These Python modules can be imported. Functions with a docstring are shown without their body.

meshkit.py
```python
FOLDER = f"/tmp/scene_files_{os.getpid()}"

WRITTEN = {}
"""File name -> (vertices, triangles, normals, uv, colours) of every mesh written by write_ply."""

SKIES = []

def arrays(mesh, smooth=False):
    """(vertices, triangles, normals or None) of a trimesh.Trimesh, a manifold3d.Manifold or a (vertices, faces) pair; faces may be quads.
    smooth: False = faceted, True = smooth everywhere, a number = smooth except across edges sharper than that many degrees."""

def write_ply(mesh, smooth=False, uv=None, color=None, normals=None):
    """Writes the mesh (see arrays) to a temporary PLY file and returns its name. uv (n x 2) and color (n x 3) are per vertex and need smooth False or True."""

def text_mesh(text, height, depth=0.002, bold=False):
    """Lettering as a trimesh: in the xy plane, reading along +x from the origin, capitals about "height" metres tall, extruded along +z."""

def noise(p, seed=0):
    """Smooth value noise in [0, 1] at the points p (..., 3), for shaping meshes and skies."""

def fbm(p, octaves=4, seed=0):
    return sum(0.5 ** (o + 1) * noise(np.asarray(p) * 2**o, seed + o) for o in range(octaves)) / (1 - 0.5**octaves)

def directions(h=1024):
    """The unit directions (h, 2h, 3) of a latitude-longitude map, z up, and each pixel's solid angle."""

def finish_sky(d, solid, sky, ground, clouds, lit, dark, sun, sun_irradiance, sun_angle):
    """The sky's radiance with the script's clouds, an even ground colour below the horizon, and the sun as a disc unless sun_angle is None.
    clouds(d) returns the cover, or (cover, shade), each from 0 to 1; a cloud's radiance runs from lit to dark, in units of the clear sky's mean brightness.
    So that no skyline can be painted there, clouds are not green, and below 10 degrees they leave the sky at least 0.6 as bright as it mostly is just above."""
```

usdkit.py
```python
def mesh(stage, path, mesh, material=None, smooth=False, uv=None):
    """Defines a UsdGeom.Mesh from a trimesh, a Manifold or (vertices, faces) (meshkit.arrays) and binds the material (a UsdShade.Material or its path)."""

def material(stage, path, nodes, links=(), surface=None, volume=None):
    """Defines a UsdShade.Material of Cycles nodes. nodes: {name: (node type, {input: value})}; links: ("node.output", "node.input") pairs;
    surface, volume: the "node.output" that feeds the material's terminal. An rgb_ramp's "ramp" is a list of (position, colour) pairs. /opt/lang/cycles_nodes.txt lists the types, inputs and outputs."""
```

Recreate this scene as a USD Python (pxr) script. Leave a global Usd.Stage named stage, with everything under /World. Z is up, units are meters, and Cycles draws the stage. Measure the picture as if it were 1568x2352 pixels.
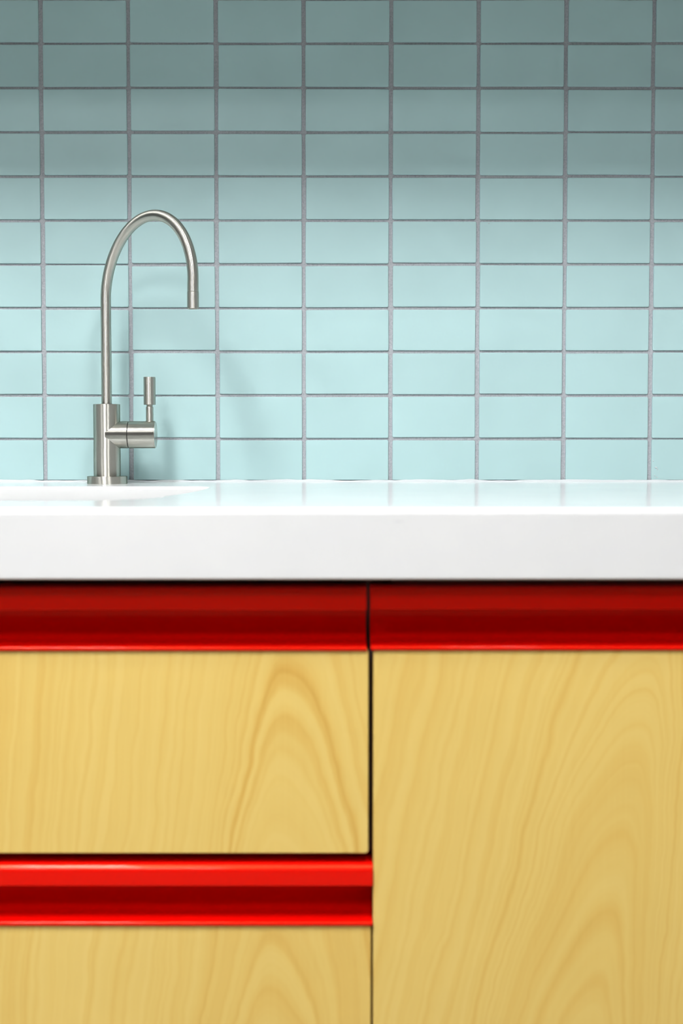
import math
import numpy as np
import trimesh, manifold3d as m3, shapely.geometry as sg
from pxr import Usd, UsdGeom, UsdLux, UsdShade, Gf, Sdf, Vt
import usdkit, meshkit

stage = Usd.Stage.CreateInMemory()
UsdGeom.SetStageUpAxis(stage, 'Z'); UsdGeom.SetStageMetersPerUnit(stage, 1.0)
world = UsdGeom.Xform.Define(stage, '/World'); stage.SetDefaultPrim(world.GetPrim())
UsdGeom.Scope.Define(stage, '/World/Looks')

# ------------------------------------------------------------------ camera
TOP = 0.90                                   # height of the worktop
CAM_Y, CAM_H, PITCH, FPX = -1.7475, 0.0546, math.radians(3.0), 50 / 24 * 1568
CAM_Z = TOP + CAM_H
cam = UsdGeom.Camera.Define(stage, '/World/camera')
cam.AddTranslateOp().Set(Gf.Vec3d(0, CAM_Y, CAM_Z)); cam.AddRotateXOp().Set(90 - math.degrees(PITCH))
cam.CreateFocalLengthAttr(50.0); cam.CreateHorizontalApertureAttr(24.0); cam.CreateVerticalApertureAttr(36.0)
cam.CreateFStopAttr(5.6); cam.CreateFocusDistanceAttr(1.69)
cam.CreateClippingRangeAttr(Gf.Vec2f(0.05, 100)); cam.CreateExposureAttr(2.02)

# ------------------------------------------------------------------ light (the room's ceiling lamps; built as fixtures further down)
CEIL = 2.60
WHITE = (1.0, 0.99, 0.985)
LAMPS = [(-0.62, -1.62, 0.28, 0.84, 15.0, WHITE), (0.34, -1.62, 0.20, 0.84, 12.0, WHITE), (-1.62, -1.62, 0.18, 0.84, 8.0, WHITE), (-0.7, -3.1, 0.7, 0.7, 6.5, WHITE)]   # x, y, size x, size y, radiance, tint

# ------------------------------------------------------------------ helpers
def zpx(y, Y):                               # height (world z) of picture row y on the vertical plane at world y = Y
    t, d = (1176 - y) / FPX, Y - CAM_Y
    return CAM_Z + (t * d * math.cos(PITCH) - d * math.sin(PITCH)) / (math.cos(PITCH) + t * math.sin(PITCH))

def xpx(x, Y, z):                            # world x of picture column x at depth Y and height z
    return (x - 784) / FPX * ((Y - CAM_Y) * math.cos(PITCH) - (z - CAM_Z) * math.sin(PITCH))

def on_top(x, y):                            # plan position of a picture point that lies on the worktop
    t = (1176 - y) / FPX
    d = CAM_H * (math.cos(PITCH) + t * math.sin(PITCH)) / (math.sin(PITCH) - t * math.cos(PITCH))
    return xpx(x, CAM_Y + d, TOP), CAM_Y + d

used = {}
def path_of(name, parent):
    base = (parent.GetPath() if parent else Sdf.Path('/World')).AppendChild(name).pathString
    k = used.get(base, 0); used[base] = k + 1
    return base if k == 0 else f'{base}_{k:03d}'

def obj(name, mesh, mat, parent=None, smooth=False):
    m = usdkit.mesh(stage, path_of(name, parent), mesh, M[mat] if isinstance(mat, str) else mat, smooth=smooth)
    return m.GetPrim()

def tag(p, label=None, category=None, group=None, kind=None):
    for k, v in dict(label=label, category=category, group=group, kind=kind).items():
        if v: p.SetCustomDataByKey(k, v)
    return p

def thing(name, label=None, category=None, group=None, kind=None, loc=(0, 0, 0)):
    x = UsdGeom.Xform.Define(stage, path_of(name, None)); x.AddTranslateOp().Set(Gf.Vec3d(*loc))
    return tag(x.GetPrim(), label, category, group, kind)

def box(x0, x1, y0, y1, z0, z1):
    b = trimesh.creation.box((x1 - x0, y1 - y0, z1 - z0)); b.apply_translation(((x0 + x1) / 2, (y0 + y1) / 2, (z0 + z1) / 2)); return b

def join(*m): return trimesh.util.concatenate(list(m))

def lathe(profile, n=96):                    # profile of (r, z) turned about z
    return trimesh.creation.revolve(np.array(profile, float), sections=n)

def rounded(r0, z0, z1, c=0.0006, r_top=None):   # a turned pin with softened rims
    r1 = r_top or r0
    return [(0, z0), (r0 - c, z0), (r0 - c * .3, z0 + c * .3), (r0, z0 + c), (r1, z1 - c), (r1 - c * .3, z1 - c * .3), (r1 - c, z1), (0, z1)]

def loft(rings, caps=True):                  # closed rings with equal counts -> closed solid
    n = len(rings[0]); v = np.vstack(rings); f = []
    for k in range(len(rings) - 1):
        for i in range(n):
            a, b, c, d = k * n + i, k * n + (i + 1) % n, (k + 1) * n + (i + 1) % n, (k + 1) * n + i
            f += [(a, b, c), (a, c, d)]
    if caps:
        for k, flip in ((0, True), (len(rings) - 1, False)):
            c = len(v); v = np.vstack([v, rings[k].mean(0)])
            for i in range(n):
                a, b = k * n + i, k * n + (i + 1) % n
                f.append((c, b, a) if flip else (c, a, b))
    m = trimesh.Trimesh(v, f, process=False); m.fix_normals(); return m

def solid(t): return m3.Manifold(m3.Mesh(np.asarray(t.vertices, np.float32), np.asarray(t.faces, np.uint32)))
def mesh_of(m):
    k = m.to_mesh(); return trimesh.Trimesh(k.vert_properties[:, :3], k.tri_verts, process=False)

def extrude_x(pts, x0, x1):                  # polygon in (y, z) drawn out along x
    p = sg.Polygon(pts); t = trimesh.creation.extrude_polygon(p, x1 - x0, engine='earcut')
    v = t.vertices; t.vertices = np.c_[v[:, 2] + x0, v[:, 0], v[:, 1]]; t.fix_normals(); return t

def arc(cx, cy, r, a0, a1, n=8):
    return [(cx + r * math.cos(math.radians(a)), cy + r * math.sin(math.radians(a))) for a in np.linspace(a0, a1, n)]

def sweep(points, radius, n=40, cap=True):   # round tube along a polyline; returns mesh and per-vertex tangents
    p = np.asarray(points, float); t = np.gradient(p, axis=0); t /= np.linalg.norm(t, axis=1)[:, None]
    r = np.broadcast_to(radius, len(p)); u = np.cross(t[0], [0.3, 1, 0.2]); rings = []
    for k in range(len(p)):
        u = u - t[k] * u.dot(t[k]); u /= np.linalg.norm(u); w = np.cross(t[k], u)
        a = np.linspace(0, 2 * np.pi, n, endpoint=False)
        rings.append(p[k] + r[k] * (np.cos(a)[:, None] * u + np.sin(a)[:, None] * w))
    return loft(rings, cap)

def panel(x0, x1, y0, y1, z0, z1, rc=0.0025, e=0.0012):   # front board: rounded corners and softened front edges, front at y0
    def outline(d, r):
        pts = []
        for cx, cz, a in ((x1 - d - r, z1 - d - r, 0), (x0 + d + r, z1 - d - r, 90), (x0 + d + r, z0 + d + r, 180), (x1 - d - r, z0 + d + r, 270)):
            pts += arc(cx, cz, r, a, a + 90, 7)
        return np.array(pts)
    rings = []
    for d, y in ((0, y1), (0, y0 + e), (e * .13, y0 + e * .5), (e * .5, y0 + e * .13), (e, y0)):
        o = outline(d, max(rc - d, 1e-4)); rings.append(np.c_[o[:, 0], np.full(len(o), y), o[:, 1]])
    return loft(rings)

# ------------------------------------------------------------------ materials
M = {}
def mat(name, nodes, links=(), surface='p.BSDF'):
    M[name] = usdkit.material(stage, f'/World/Looks/{name}', nodes, links, surface=surface); return M[name]
def plain(name, color, rough=0.5, **kw):
    return mat(name, {'p': ('principled_bsdf', dict(base_color=color, roughness=rough, **kw))})

def tile_mat(name, c):
    mat(name, {'g': ('geometry', {}), 'n': ('noise_texture', dict(scale=260.0, detail=3.0)), 'm': ('noise_texture', dict(scale=9.0, detail=2.0)),
               'r': ('rgb_ramp', dict(ramp=[(0.3, [k * .965 for k in c]), (0.7, [min(1, k * 1.03) for k in c])])),
               'b': ('bump', dict(strength=0.10, distance=0.0004)), 'p': ('principled_bsdf', dict(roughness=0.42, specular_ior_level=0.35))},
        [('g.position', 'n.vector'), ('g.position', 'm.vector'), ('m.fac', 'r.fac'), ('r.color', 'p.base_color'), ('n.fac', 'b.height'), ('b.normal', 'p.normal')])
TILE = (0.437, 0.635, 0.645)
for i, k in enumerate((1.0, 0.985, 1.012)):
    tile_mat(f'tile_glaze_{"abc"[i]}', [c * k for c in TILE])
mat('grout', {'g': ('geometry', {}), 'n': ('noise_texture', dict(scale=420.0, detail=4.0, roughness=0.65)), 'r': ('rgb_ramp', dict(ramp=[(0.3, (.32, .34, .37)), (0.7, (.50, .51, .54))])),
              'b': ('bump', dict(strength=0.5, distance=0.0008)), 'p': ('principled_bsdf', dict(roughness=0.9, specular_ior_level=0.1))},
    [('g.position', 'n.vector'), ('n.fac', 'r.fac'), ('r.color', 'p.base_color'), ('n.fac', 'b.height'), ('b.normal', 'p.normal')])
SMUDGE = (xpx(915, -0.64, .888), -0.64, zpx(1198, -0.64))
mat('white_quartz', {'g': ('geometry', {}), 'n': ('noise_texture', dict(scale=14.0, detail=4.0)), 'r': ('rgb_ramp', dict(ramp=[(0.3, (.765, .778, .785)), (0.7, (.795, .805, .809))])),
                     'v': ('mapping', dict(location=[-SMUDGE[0] / .007, -SMUDGE[1] / .01, -SMUDGE[2] / .0025], scale=(1 / .007, 1 / .01, 1 / .0025))),
                     's': ('gradient_texture', dict(gradient_type='quadratic_sphere')), 'k': ('math', dict(math_type='multiply', value2=0.22)),
                     'x': ('mix', dict(color2=(.45, .46, .50))), 'p': ('principled_bsdf', dict(roughness=0.15, specular_ior_level=0.5))},
    [('g.position', 'n.vector'), ('n.fac', 'r.fac'), ('g.position', 'v.vector'), ('v.vector', 's.vector'), ('s.fac', 'k.value1'), ('k.value', 'x.fac'), ('r.color', 'x.color1'), ('x.color', 'p.base_color')])
plain('sink_white', (.84, .84, .825), 0.30)
plain('sealant', (.66, .69, .71), 0.10, specular_ior_level=0.6)
plain('red_lacquer', (.82, .002, .001), 0.30, specular_ior_level=0.5, specular_tint=(1, .40, .12), coat_weight=0.20, coat_roughness=0.04)
plain('dark_stain', (.055, .042, .034), 0.5)
plain('carcass_dark', (.020, .021, .022), 0.6)
plain('rail_brown', (.30, .20, .19), 0.6)
plain('edge_brown', (.10, .07, .07), 0.6)
plain('room_white', (.78, .78, .76), 0.8)
plain('floor_grey', (.26, .25, .23), 0.45)
plain('wall_slate', (.16, .165, .17), 0.7)
plain('ceiling_grey', (.45, .45, .45), 0.8)
plain('wall_grey', (.16, .16, .16), 0.8)
plain('door_dark', (.05, .045, .04), 0.5)
plain('lamp_metal', (.7, .7, .7), 0.4)
plain('black_rubber', (.015, .015, .015), 0.5)
STEEL = (.60, .585, .53)
def brushed(name, direction, rough, color=STEEL, aniso=1.0):
    mat(name, {'g': ('geometry', {}), 't': ('combine_xyz', dict(x=direction[0], y=direction[1], z=direction[2])),
               'v': ('mapping', dict(scale=[60.0 if abs(d) < .5 else 5200.0 for d in direction])), 'n': ('noise_texture', dict(scale=1.0, detail=2.0)),
               'b': ('bump', dict(strength=0.05, distance=0.0002)), 'p': ('principled_bsdf', dict(base_color=color, metallic=1.0, roughness=rough, anisotropic=aniso, specular_tint=(.35, .38, .34)))},
        [('g.position', 'v.vector'), ('v.vector', 'n.vector'), ('n.fac', 'b.height'), ('b.normal', 'p.normal'), ('t.vector', 'p.tangent')])
brushed('steel_upright', (0, 0, 1), 0.40)
brushed('steel_sideways', (1, 0, 0), 0.40)
mat('steel_tube', {'t': ('attribute', dict(attribute='along')), 'p': ('principled_bsdf', dict(base_color=STEEL, metallic=1.0, roughness=0.34, anisotropic=1.0, specular_tint=(.35, .38, .34)))}, [('t.vector', 'p.tangent')])
plain('steel_plain', STEEL, 0.22, metallic=1.0)
plain('steel_seam', (.10, .10, .10), 0.4, metallic=1.0)

def wood(name, x0, za, tilt, k, right, freq, seed, lines):
    """Plain-sawn veneer: growth rings as nested parabolas with the tip at (x0, za); lines = (distance, depth, width) of the strong rings."""
    def mth(t, a=None, b=None, c=None): return ('math', {n: v for n, v in dict(math_type=t, value1=a, value2=b, value3=c).items() if v is not None})
    q = np.linspace(-.08, .42, 256); amp = sum(.62 * a * np.where(q < c, np.exp(-((q - c) / w) ** 2), np.exp(-((q - c) / (3 * w)) ** 2)) for c, a, w in lines)   # sharp inside, soft outside
    e = 0.012
    nodes = {
        'g': ('geometry', {}), 'xyz': ('separate_xyz', {}),
        'wv': ('mapping', dict(location=(seed * 3.1, 0, seed * 1.7), scale=(14.0, 1.0, 9.0))), 'wn': ('noise_texture', dict(scale=1.0, detail=3.0, roughness=.55)), 'wc': mth('multiply_add', b=0.024, c=-0.012),
        'dz': mth('subtract', b=za), 'tz': mth('multiply', b=tilt), 'x1': mth('subtract', b=x0), 'x2': mth('subtract'), 'dx': mth('add'),
        'pos': mth('maximum', b=0.0), 'neg': mth('minimum', b=0.0), 'pk': mth('multiply', b=right), 'nk': mth('multiply', b=-1.0), 'a': mth('add'),
        'a2': mth('multiply'), 'sz': mth('multiply', b=1 / k), 'v': mth('add'), 'av': mth('absolute'), 'ae': mth('add', b=e * e), 'rt': mth('sqrt'), 're': mth('subtract', b=e), 'sg': mth('sign'), 'q': mth('multiply'),
        'w': mth('multiply_add', b=freq, c=seed * 11.3),
        'ring': ('noise_texture', dict(dimensions='1D', scale=1.0, detail=4.0, roughness=0.6)), 'rc': mth('multiply_add', b=0.95, c=-0.10),
        'ln': mth('multiply_add', b=2.0, c=.16), 'lr': ('rgb_ramp', dict(ramp=[(float(x), (float(y),) * 3) for x, y in zip(np.linspace(0, 1, 256), amp)])),
        'fv': ('mapping', dict(location=(seed, 0, 0), scale=(620.0, 1.0, 7.0))), 'fine': ('noise_texture', dict(scale=1.0, detail=3.0, roughness=0.6)), 'fc': mth('multiply_add', b=0.22, c=-0.11),
        'bv': ('mapping', dict(location=(seed, 0, 0), scale=(9.0, 1.0, 4.0))), 'big': ('noise_texture', dict(scale=1.0, detail=1.0)), 'bc': mth('multiply_add', b=0.20, c=-0.10),
        'm1': mth('add'), 'm2': mth('add'), 'm3': mth('add'),
        'ramp': ('rgb_ramp', dict(ramp=[(0.08, (.825, .610, .192)), (0.40, (.795, .570, .162)), (0.60, (.765, .520, .135)), (0.78, (.72, .455, .104)), (1.0, (.64, .365, .07))])),
        'p': ('principled_bsdf', dict(roughness=0.40, specular_ior_level=0.35)),
    }
    L = [('g.position', 'xyz.vector'), ('g.position', 'wv.vector'), ('wv.vector', 'wn.vector'), ('wn.fac', 'wc.value1'),
         ('xyz.z', 'dz.value1'), ('dz.value', 'tz.value1'), ('xyz.x', 'x1.value1'), ('x1.value', 'x2.value1'), ('tz.value', 'x2.value2'), ('x2.value', 'dx.value1'), ('wc.value', 'dx.value2'),
         ('dx.value', 'pos.value1'), ('dx.value', 'neg.value1'), ('pos.value', 'pk.value1'), ('neg.value', 'nk.value1'), ('pk.value', 'a.value1'), ('nk.value', 'a.value2'),
         ('a.value', 'a2.value1'), ('a.value', 'a2.value2'), ('dz.value', 'sz.value1'), ('a2.value', 'v.value1'), ('sz.value', 'v.value2'),
         ('v.value', 'av.value1'), ('av.value', 'ae.value1'), ('ae.value', 'rt.value1'), ('rt.value', 're.value1'), ('v.value', 'sg.value1'), ('re.value', 'q.value1'), ('sg.value', 'q.value2'),
         ('q.value', 'w.value1'), ('w.value', 'ring.w'), ('ring.fac', 'rc.value1'), ('q.value', 'ln.value1'), ('ln.value', 'lr.fac'),
         ('g.position', 'fv.vector'), ('fv.vector', 'fine.vector'), ('fine.fac', 'fc.value1'), ('g.position', 'bv.vector'), ('bv.vector', 'big.vector'), ('big.fac', 'bc.value1'),
         ('rc.value', 'm1.value1'), ('fc.value', 'm1.value2'), ('m1.value', 'm2.value1'), ('bc.value', 'm2.value2'), ('m2.value', 'm3.value1'), ('lr.color', 'm3.value2'), ('m3.value', 'ramp.fac'), ('ramp.color', 'p.base_color')]
    return mat(name, nodes, L)

# ------------------------------------------------------------------ the room
RX0, RX1, RY = -2.1, 1.9, -4.0
tag(obj('floor', box(RX0, RX1, RY, 0.06, -0.05, 0), 'floor_grey'), kind='structure')
tag(obj('ceiling', box(RX0, RX1, RY, 0.06, CEIL, CEIL + 0.05), 'ceiling_grey'), kind='structure')
tag(obj('wall_left', box(RX0 - .05, RX0, RY, 0.06, 0, CEIL), 'wall_grey'), kind='structure')
tag(obj('wall_right', box(RX1, RX1 + .05, RY, 0.06, 0, CEIL), 'wall_grey'), kind='structure')
tag(obj('wall_front', box(RX0, RX1, RY - .05, RY, 0, CEIL), 'wall_slate'), kind='structure')

wall = thing('wall_back', kind='structure')
GY = 0.0022                                   # grout lies this far behind the tile faces
obj('plaster', box(RX0, RX1, 0.012, 0.06, 0, CEIL), 'room_white', wall)
P, VP = 0.106, 0.0531
X_L, Z_1 = -0.0459, CAM_Z + 0.4758            # a joint between columns, a joint between rows
cols, rows = range(-7, 10), range(-4, 12)
obj('grout', box(X_L + (cols[0] - 3) * P, X_L + (cols[-1] + 1 - 3) * P, GY, 0.013, TOP, Z_1 + 4 * VP), 'grout', wall)
rng = np.random.default_rng(7)
JX, JZ, T = 0.0046, 0.0030, 0.0105

def tile_mesh(w, h, b=0.0011):
    def ring(d, y):
        pts = []
        r = max(0.0016 - d, 0.0004)
        for cx, cz, a in ((w / 2 - d - r, h / 2 - d - r, 0), (-w / 2 + d + r, h / 2 - d - r, 90), (-w / 2 + d + r, -h / 2 + d + r, 180), (w / 2 - d - r, -h / 2 + d + r, 270)):
            pts += [(px, y, pz) for px, pz in arc(cx, cz, r, a, a + 90, 3)]
        return np.array(pts)
    return loft([ring(0, T), ring(0, b), ring(b * .30, b * .30), ring(b, 0.0)])

for k in rows:
    for c in cols:
        w, h = P - JX + rng.normal(0, .0003), VP - JZ + rng.normal(0, .0003)
        cx = X_L + (c - 2.5) * P + rng.normal(0, .0003); cz = Z_1 - (k + .5) * VP + rng.normal(0, .00025) + .0003
        if k == rows[-1]: continue
        t = tile_mesh(w, h); a = rng.normal(0, .0022)
        t.apply_transform(trimesh.transformations.rotation_matrix(a, [0, 1, 0])); t.apply_transform(trimesh.transformations.rotation_matrix(rng.normal(0, .003), [1, 0, 0]))
        t.apply_translation((cx, rng.normal(0, .00015), cz))
        if t.vertices[:, 2].min() < TOP + .0026:
            t.vertices[:, 2] = np.maximum(t.vertices[:, 2], TOP + .0026)
        obj('tile', t, f'tile_glaze_{"abc"[rng.integers(3)]}', wall, smooth=35)

# wall cupboard above the splashback (just out of the picture; it shades the top of the tiles)
UZ = TOP + 0.60
cup = thing('wall_cupboard', 'white wall cupboard hung above the tiled splashback', 'cupboard')
CUP = (-1.10, 0.92)
obj('body', box(CUP[0], CUP[1], -0.31, -0.001, UZ, UZ + .7), 'room_white', cup)
for a, b in ((CUP[0], -0.05), (-0.05, CUP[1])):
    obj('door', panel(a + .0015, b - .0015, -0.331, -0.311, UZ - .004, UZ + .70), 'room_white', cup)

# tall cupboards closing the run on both sides (out of the picture, mirrored in the tap)
for a, b, lab in ((-1.72, -1.104, 'dark tall cupboard at the left end of the worktop'), (.924, 1.54, 'dark tall cupboard at the right end of the worktop')):
    tall = thing('tall_cupboard', lab, 'cupboard')
    obj('body', box(a, b, -.61, -.001, .10, 2.35), 'dark_stain', tall)
    obj('plinth', box(a, b, -.56, -.545, 0, .10), 'carcass_dark', tall)
    obj('door', panel(a + .0015, b - .0015, -.631, -.611, .105, 2.35), 'dark_stain', tall)

# ceiling lamps
for (lx, ly, sx, sy, e, tint), lab in zip(LAMPS, ('long ceiling lamp in front of the sink, middle one of the row', 'long ceiling lamp in front of the door cabinet', 'long ceiling lamp near the left wall of the room', 'square ceiling lamp at the far back of the room')):
    lamp = thing('ceiling_lamp', lab, 'lamp', loc=(lx, ly, CEIL))
    f = 0.02
    obj('frame', mesh_of(solid(box(-sx / 2 - f, sx / 2 + f, -sy / 2 - f, sy / 2 + f, -.035, 0)) - solid(box(-sx / 2, sx / 2, -sy / 2, sy / 2, -.05, -.012))), 'lamp_metal', lamp)
    mt = usdkit.material(stage, f'/World/Looks/lamp_glow_{used["/World/ceiling_lamp"]}', {'e': ('emission', dict(color=tint, strength=e))}, surface='e.emission')
    obj('diffuser', box(-sx / 2, sx / 2, -sy / 2, sy / 2, -.030, -.014), mt, lamp)

# ------------------------------------------------------------------ worktop with the sink opening
FRONT = -0.6406
UNDER = zpx(1332, FRONT)
R = 0.006
prof = [(0.0, TOP), (0.0, UNDER)] + arc(FRONT + .002, UNDER + .002, .002, 270, 180, 4) + arc(FRONT + R, TOP - R, R, 180, 90, 12)
WX0, WX1 = -1.10, 0.92
# sink opening in plan: the right-hand end follows the photograph, the left end mirrors it
right = np.array([on_top(x, y) for x, y in ((481, 1118.2), (447, 1126), (389, 1136.5), (291, 1147.5))])
yb, yf = -0.158, -0.520
xr = right[0, 0]
cx = xr - 0.27
half = [(cx, yb), (xr - .030, yb)] + arc(xr - .022, yb - .022, .022, 90, 10, 8) + [(xr - .0005, -.24), (xr - .004, -.30), (xr - .010, -.36), (xr - .020, -.415)] + arc(xr - .105, yf + .085, .085, 12, -90, 12) + [(cx, yf)]
poly = sg.Polygon(half + [(2 * cx - x, y) for x, y in half[::-1]])
poly = poly.buffer(0).buffer(-.012).buffer(.012)
N = 240
def ring_of(p, z):
    e = p.exterior; start = e.project(sg.Point(cx, -10))
    pts = np.array([e.interpolate((start + e.length * i / N) % e.length).coords[0] for i in range(N)])
    return np.c_[pts, np.full(N, z)]
rr = 0.004
rings = [ring_of(poly, UNDER - .02)] + [ring_of(poly.buffer(rr * (1 - math.cos(a))), TOP - rr + rr * math.sin(a)) for a in np.linspace(0, math.pi / 2, 7)]
rings += [ring_of(poly.buffer(rr), TOP + .02)]
slab = solid(extrude_x(prof, WX0, WX1)) - solid(loft(rings))
top = thing('worktop', 'thick white quartz worktop running along the tiled wall', 'worktop')
obj('slab', mesh_of(slab), 'white_quartz', top, smooth=32)

# sealant bead between tiles and worktop, with blobs
xs = np.arange(WX0, WX1, .0035); br = 0.0021 + 0.0022 * (meshkit.fbm(np.c_[xs * 38, xs * 0, xs * 0], 3, 3) - .5)
bead = [np.array([(x, -.0002, TOP), (x, -r * 1.25, TOP), (x, -r * .95, TOP + r * .45), (x, -r * .5, TOP + r * .85), (x, -.0002, TOP + r * 1.25)]) for x, r in zip(xs, br)]
obj('sealant_bead', loft(bead), 'sealant', top, smooth=60)
blobs = []
for px_, py_, rx_, rz_ in ((1500, 1059, 1.4, .8), (1506, 1074, 2.6, 1.3), (1509, 1078, 1.4, 1.4), (1503, 1092, 1.2, .9), (1508, 1096, 2.2, .7), (1122, 513, 2.0, .7)):
    s = trimesh.creation.icosphere(2, 1.0); s.apply_scale((rx_ * .0006, .0005, rz_ * .0006)); z = zpx(py_, 0); s.apply_translation((xpx(px_, 0, z), -.0003, z)); blobs.append(s)
obj('sealant_smear', join(*blobs), 'sealant', wall, smooth=True)

# sink basin below the opening
def shrink(d, z): return ring_of(poly.buffer(-d) if d > 0 else poly.buffer(-d), z)
zb = TOP - .20
outer = [shrink(-.010, UNDER - .0005), shrink(-.010, UNDER - .004), shrink(-.006, UNDER - .006), shrink(.004, zb + .03), shrink(.012, zb + .006), shrink(.03, zb - .006)]
inner = [shrink(-.0005, UNDER + .01), shrink(-.0005, UNDER - .002), shrink(.010, zb + .03), shrink(.018, zb + .008), shrink(.035, zb + .001), shrink(.05, zb)]
basin = solid(loft(outer)) - solid(loft(inner))
sink = thing('sink', 'white sink basin sunk into the worktop in front of the tap', 'sink')
obj('basin', mesh_of(basin), 'sink_white', sink, smooth=40)
dr = lathe([(0, .0004), (.030, .0004), (.034, .0022), (.040, .0022), (.042, .0004), (.042, 0), (0, 0)], 48); dr.apply_translation((cx, (yb + yf) / 2, zb))
obj('drain', dr, 'steel_upright', sink, smooth=40)

# ------------------------------------------------------------------ the tap
FX, FY = -0.2771, -0.0640
BR = 0.0157
def tz(y): return zpx(y, FY)
tap = thing('tap', 'brushed steel gooseneck tap standing on the worktop behind the sink', 'tap', loc=(FX, FY, TOP))
z_fl, z_top, z_val = tz(1093.8) - TOP, tz(928.5) - TOP, tz(998.6) - TOP
obj('base_flange', lathe(rounded(.0235, 0, z_fl, .0004)), 'steel_upright', tap, smooth=30)
zj = tz(1030) - TOP
upright = [(0, z_fl - .001), (BR + .0001, z_fl - .001), (BR + .0001, zj - .0003), (BR - .00005, zj + .0003), (BR - .00005, z_top - .0006), (BR - .0003, z_top - .0001), (BR - .0008, z_top), (0, z_top)]
up = solid(lathe(upright, 128))
hor = trimesh.creation.cylinder(BR - .0003, 1, sections=128); hor.apply_transform(trimesh.transformations.rotation_matrix(math.pi / 2, [0, 1, 0]))
x_seam = (295 - 245.2) / FPX * 1.682; x_end = (356.4 - 245.2) / FPX * 1.682
def hcyl(x0, x1, r, c=.0004):
    t = lathe(rounded(r, 0, x1 - x0, c), 128); t.apply_transform(trimesh.transformations.rotation_matrix(math.pi / 2, [0, 1, 0])); t.apply_translation((x0, 0, z_val)); return t
obj('body', mesh_of(up), 'steel_upright', tap, smooth=30)
arm = solid(hcyl(0.0, x_seam - .0004, BR + .00025, .0002)) - solid(lathe([(0, -.01), (BR - .0012, -.01), (BR - .0012, .3), (0, .3)], 128))
obj('valve_arm', mesh_of(arm), 'steel_sideways', tap, smooth=30)
obj('seam', hcyl(x_seam - .0012, x_seam + .0012, BR - .0009), 'black_rubber', tap, smooth=30)
cap = obj('valve_cap', hcyl(x_seam + .0004, x_end, BR + .00025, .0007), 'steel_sideways', tap, smooth=30)
disc = trimesh.creation.cylinder(BR - .0006, .0006, sections=96); disc.apply_transform(trimesh.transformations.rotation_matrix(math.pi / 2, [0, 1, 0])); disc.apply_translation((x_end + .0001, 0, z_val))
obj('end_disc', disc, 'steel_plain', cap, smooth=30)
lx = (343.6 - 245.2) / FPX * 1.682
z_s0, z_g0, z_g1 = z_val + BR - .0008, tz(929.5) - TOP, tz(866) - TOP
def at(t, x, z=0): t.apply_translation((x, 0, z)); return t
lever = obj('lever', at(lathe([(0, z_s0), (.0050, z_s0), (.0050, z_s0 + .0012), (.0043, z_s0 + .0018), (.0043, z_g0 - .0030), (.0036, z_g0 - .0022), (.0036, z_g0 + .001), (0, z_g0 + .001)], 64), lx), 'steel_upright', tap, smooth=30)
obj('grip', at(lathe(rounded(.00695, z_g0, z_g1, .0004), 64), lx), 'steel_upright', lever, smooth=30)
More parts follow.
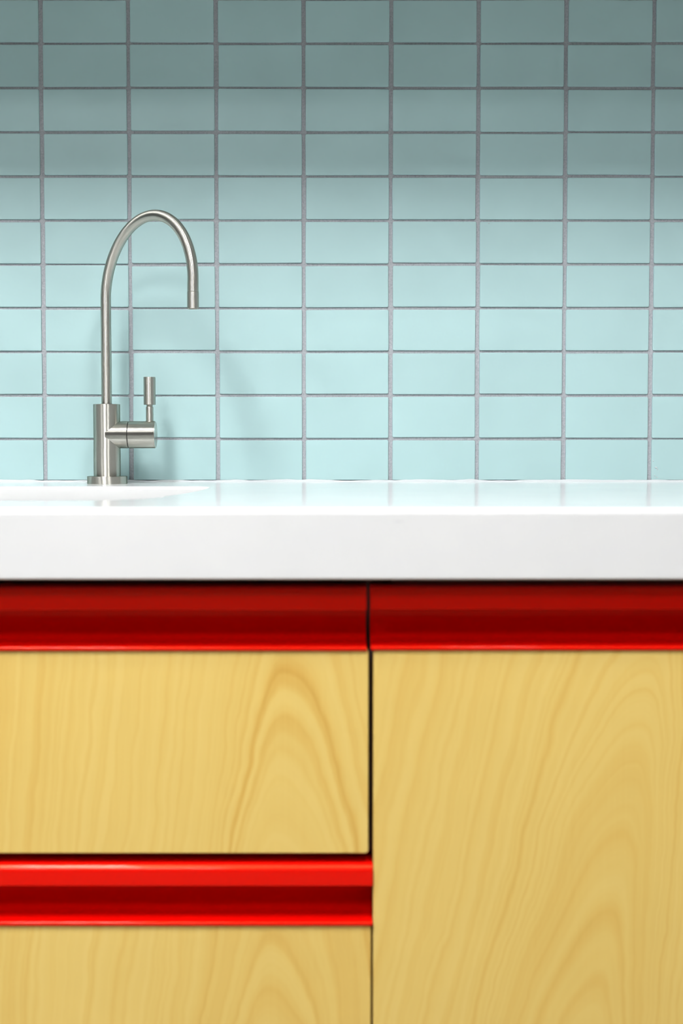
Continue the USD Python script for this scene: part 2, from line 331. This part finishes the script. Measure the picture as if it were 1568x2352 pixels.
# spout: straight riser, half-round bend turned towards the viewer, short drop
RA, PH, ZS, SH = 0.08347, 0.81007, 0.16629 + CAM_H, 0.0732
tt = np.linspace(0, math.pi, 90)
u = RA - RA * np.cos(tt) + SH * np.sin(tt) * RA; v = RA * np.sin(tt)
bend = np.c_[u * math.cos(PH), -u * math.sin(PH), ZS + v]
z_tip = zpx(709.5, FY - 2 * RA * math.sin(PH)) - TOP
z_sl = zpx(671, FY - 2 * RA * math.sin(PH)) - TOP
riser = np.array([(0, 0, z) for z in np.linspace(z_top - .004, ZS, 24)[:-1]])
drop = np.array([(bend[-1, 0], bend[-1, 1], z) for z in np.linspace(ZS, z_sl, 8)[1:]])
line = np.vstack([riser, bend, drop])
sp = obj('spout', sweep(line, 0.00605), 'steel_tube', tap, smooth=True)
al = np.gradient(line, axis=0); al /= np.linalg.norm(al, axis=1)[:, None]
al = np.vstack([np.repeat(al, 40, axis=0), al[:1], al[-1:]])
UsdGeom.PrimvarsAPI(sp).CreatePrimvar('along', Sdf.ValueTypeNames.Float3Array, 'vertex').Set(Vt.Vec3fArray.FromNumpy(al.astype(np.float32)))
tip = lathe([(.0048, z_tip + .006), (.0048, z_tip), (.0060, z_tip), (.00635, z_tip + .0004), (.00635, z_sl - .0002), (.0060, z_sl + .0001), (.0048, z_sl + .0001)], 64)
tip.apply_translation((bend[-1, 0], bend[-1, 1], 0))
nz = obj('nozzle', tip, 'steel_upright', tap, smooth=30)
aer = trimesh.creation.cylinder(.0047, .002, sections=40); aer.apply_translation((bend[-1, 0], bend[-1, 1], z_tip + .004))
obj('aerator', aer, 'black_rubber', nz, smooth=30)
collar = lathe([(.0060, z_top - .001), (.0074, z_top - .001), (.0074, z_top + .0004), (.0060, z_top + .0004)], 64)
obj('collar', collar, 'steel_seam', tap, smooth=30)

# ------------------------------------------------------------------ cabinets
FACE = -0.6145                                # front of the wooden boards
LIP = FACE - 0.0022                           # front of the red pulls
TH = 0.019
BACK = -0.03
KICK = 0.10
def fx(x, y): return xpx(x, FACE, zpx(y, FACE))
def fz(y): return zpx(y, FACE)
GAPX0, GAPX1 = fx(846, 1700), fx(857, 1700)
LX0, RX_1 = GAPX1 - 0.90, GAPX1 + 0.75
UNDER_C = UNDER - 0.0008
z_h0, z_h1 = fz(1494.5), fz(1493)             # bottoms of the two upper pulls
z_d1 = fz(1960.5)                             # bottom of the upper drawer board
z_l0 = zpx(2127.5, LIP)                       # bottom of the lower pull
HH = 0.0508
PULL_D = 0.042                               # depth of the finger channel

def pull(x0, x1, zb):
    z1, y0 = zb + HH, LIP
    d = PULL_D
    o = arc(y0 + .0065, z1 - .0065, .0065, 180, 90, 12)[:-1] + [(y0 + .0065, z1), (y0 + d + .0015, z1), (y0 + d + .0015, zb), (y0 + .001, zb)]
    o += arc(y0 + .0012, zb + .0012, .0012, 270, 180, 5) + arc(y0 + .0014, zb + .0020, .0014, 180, 100, 6)[1:]
    o += arc(y0 + d - .024, zb + .0275, .024, 276, 360, 24) + arc(y0 + d - .006, z1 - .0085, .0060, 0, 90, 10)
    o += arc(y0 + .0075, z1 - .0075, .0050, 90, 180, 8) + [(y0 + .0025, z1 - .0165)] + arc(y0 + .00125, z1 - .0168, .00125, 0, -180, 6)
    t = extrude_x(o, x0, x1)
    return t

wood('birch_upper_drawer', fx(652, 1580), fz(1580), 0.07, 115.0, 0.55, 150.0, 1.3, [(.0015, .55, .0022), (.0166, .28, .003), (-.0122, .18, .003), (.031, .15, .002), (.055, .16, .003), (.078, .12, .003), (.110, .12, .005), (.175, .18, .006), (.215, .25, .008)])
wood('birch_lower_drawer', fx(622, 2165), fz(2165), 0.05, 115.0, 0.60, 150.0, 4.7, [(.0015, .25, .003), (.0185, .35, .004), (.037, .45, .0020), (-.012, .18, .003), (.060, .15, .003), (.105, .12, .004), (.19, .25, .006)])
wood('birch_door', fx(1482, 1585), fz(1585), 0.13, 38.0, 2.1, 120.0, 2.9, [(.001, .30, .003), (-.0364, .28, .005), (-.0584, .25, .005), (.026, .14, .003), (.049, .30, .003), (.073, .12, .003), (.10, .14, .003), (.122, .14, .003), (.15, .15, .004), (.18, .30, .005)])

# drawer unit on the left
unit = thing('drawer_cabinet', 'birch cabinet of drawers with red pulls beneath the sink', 'cabinet', loc=(0, 0, 0))
SX = fx(782, 1340)
cf = FACE + TH + .002
def side(x0, x1, pulls):                      # upright board, notched round the pulls
    n = LIP + PULL_D + .003
    pts = [(BACK, KICK), (cf, KICK)]
    for zb in sorted(pulls):
        top_ = min(zb + HH + .004, UNDER_C)
        pts += [(cf, zb - .003), (n, zb - .003), (n, top_)] + ([(cf, top_)] if top_ < UNDER_C else [])
    if pts[-1][1] < UNDER_C: pts.append((cf, UNDER_C))
    return extrude_x(pts + [(BACK, UNDER_C)], x0, x1)
XM = fx(855.7, 2050)
LP, RP = (z_h0, z_l0), (z_h1,)
carc = join(side(LX0, LX0 + .018, LP), box(LX0 + .018, SX + .001, cf, BACK, KICK, KICK + .018), box(LX0 + .018, SX + .001, BACK - .008, BACK, KICK + .018, UNDER_C - .05), box(LX0, XM - .0005, cf + .05, cf + .066, 0, KICK))
side_r = side(SX + .001, XM - .0003, LP)
obj('carcass', carc, 'carcass_dark', unit)
obj('rail', box(LX0 + .018, SX + .001, LIP + PULL_D + .003, LIP + PULL_D + .021, UNDER_C - .05, UNDER_C), 'carcass_dark', unit)
obj('side_panel', side_r, 'edge_brown', unit)
d1 = obj('drawer', panel(LX0 + .002, GAPX0, FACE, FACE + TH, z_d1, z_h0), 'birch_upper_drawer', unit, smooth=30)
obj('pull', pull(LX0 + .002, fx(841.5, 1420), z_h0), 'red_lacquer', d1, smooth=30)
xr2 = fx(851.6, 2200)
d2 = obj('drawer', panel(LX0 + .002, xr2, FACE, FACE + TH, KICK + .006, z_l0 - .0002), 'birch_lower_drawer', unit, smooth=30)
obj('pull', pull(LX0 + .002, fx(854.8, 2050), z_l0), 'red_lacquer', d2, smooth=30)

# door unit on the right
unit = thing('door_cabinet', 'birch cabinet with one tall door and red pull, right of the drawers', 'cabinet')
xl = XM + .0003
carc = join(side(xl, xl + .016, RP), side(RX_1 - .018, RX_1, RP), box(xl + .016, RX_1 - .018, cf, BACK, KICK, KICK + .018), box(xl + .016, RX_1 - .018, BACK - .008, BACK, KICK + .018, UNDER_C - .05), box(xl, RX_1, cf + .05, cf + .066, 0, KICK))
obj('carcass', carc, 'carcass_dark', unit)
obj('rail', box(xl + .016, RX_1 - .018, LIP + PULL_D + .003, LIP + PULL_D + .021, UNDER_C - .08, UNDER_C), 'rail_brown', unit)
dd = obj('door', panel(GAPX1, RX_1 - .002, FACE, FACE + TH, KICK + .006, z_h1), 'birch_door', unit, smooth=30)
obj('pull', pull(fx(851.5, 1420), RX_1 - .002, z_h1), 'red_lacquer', dd, smooth=30)
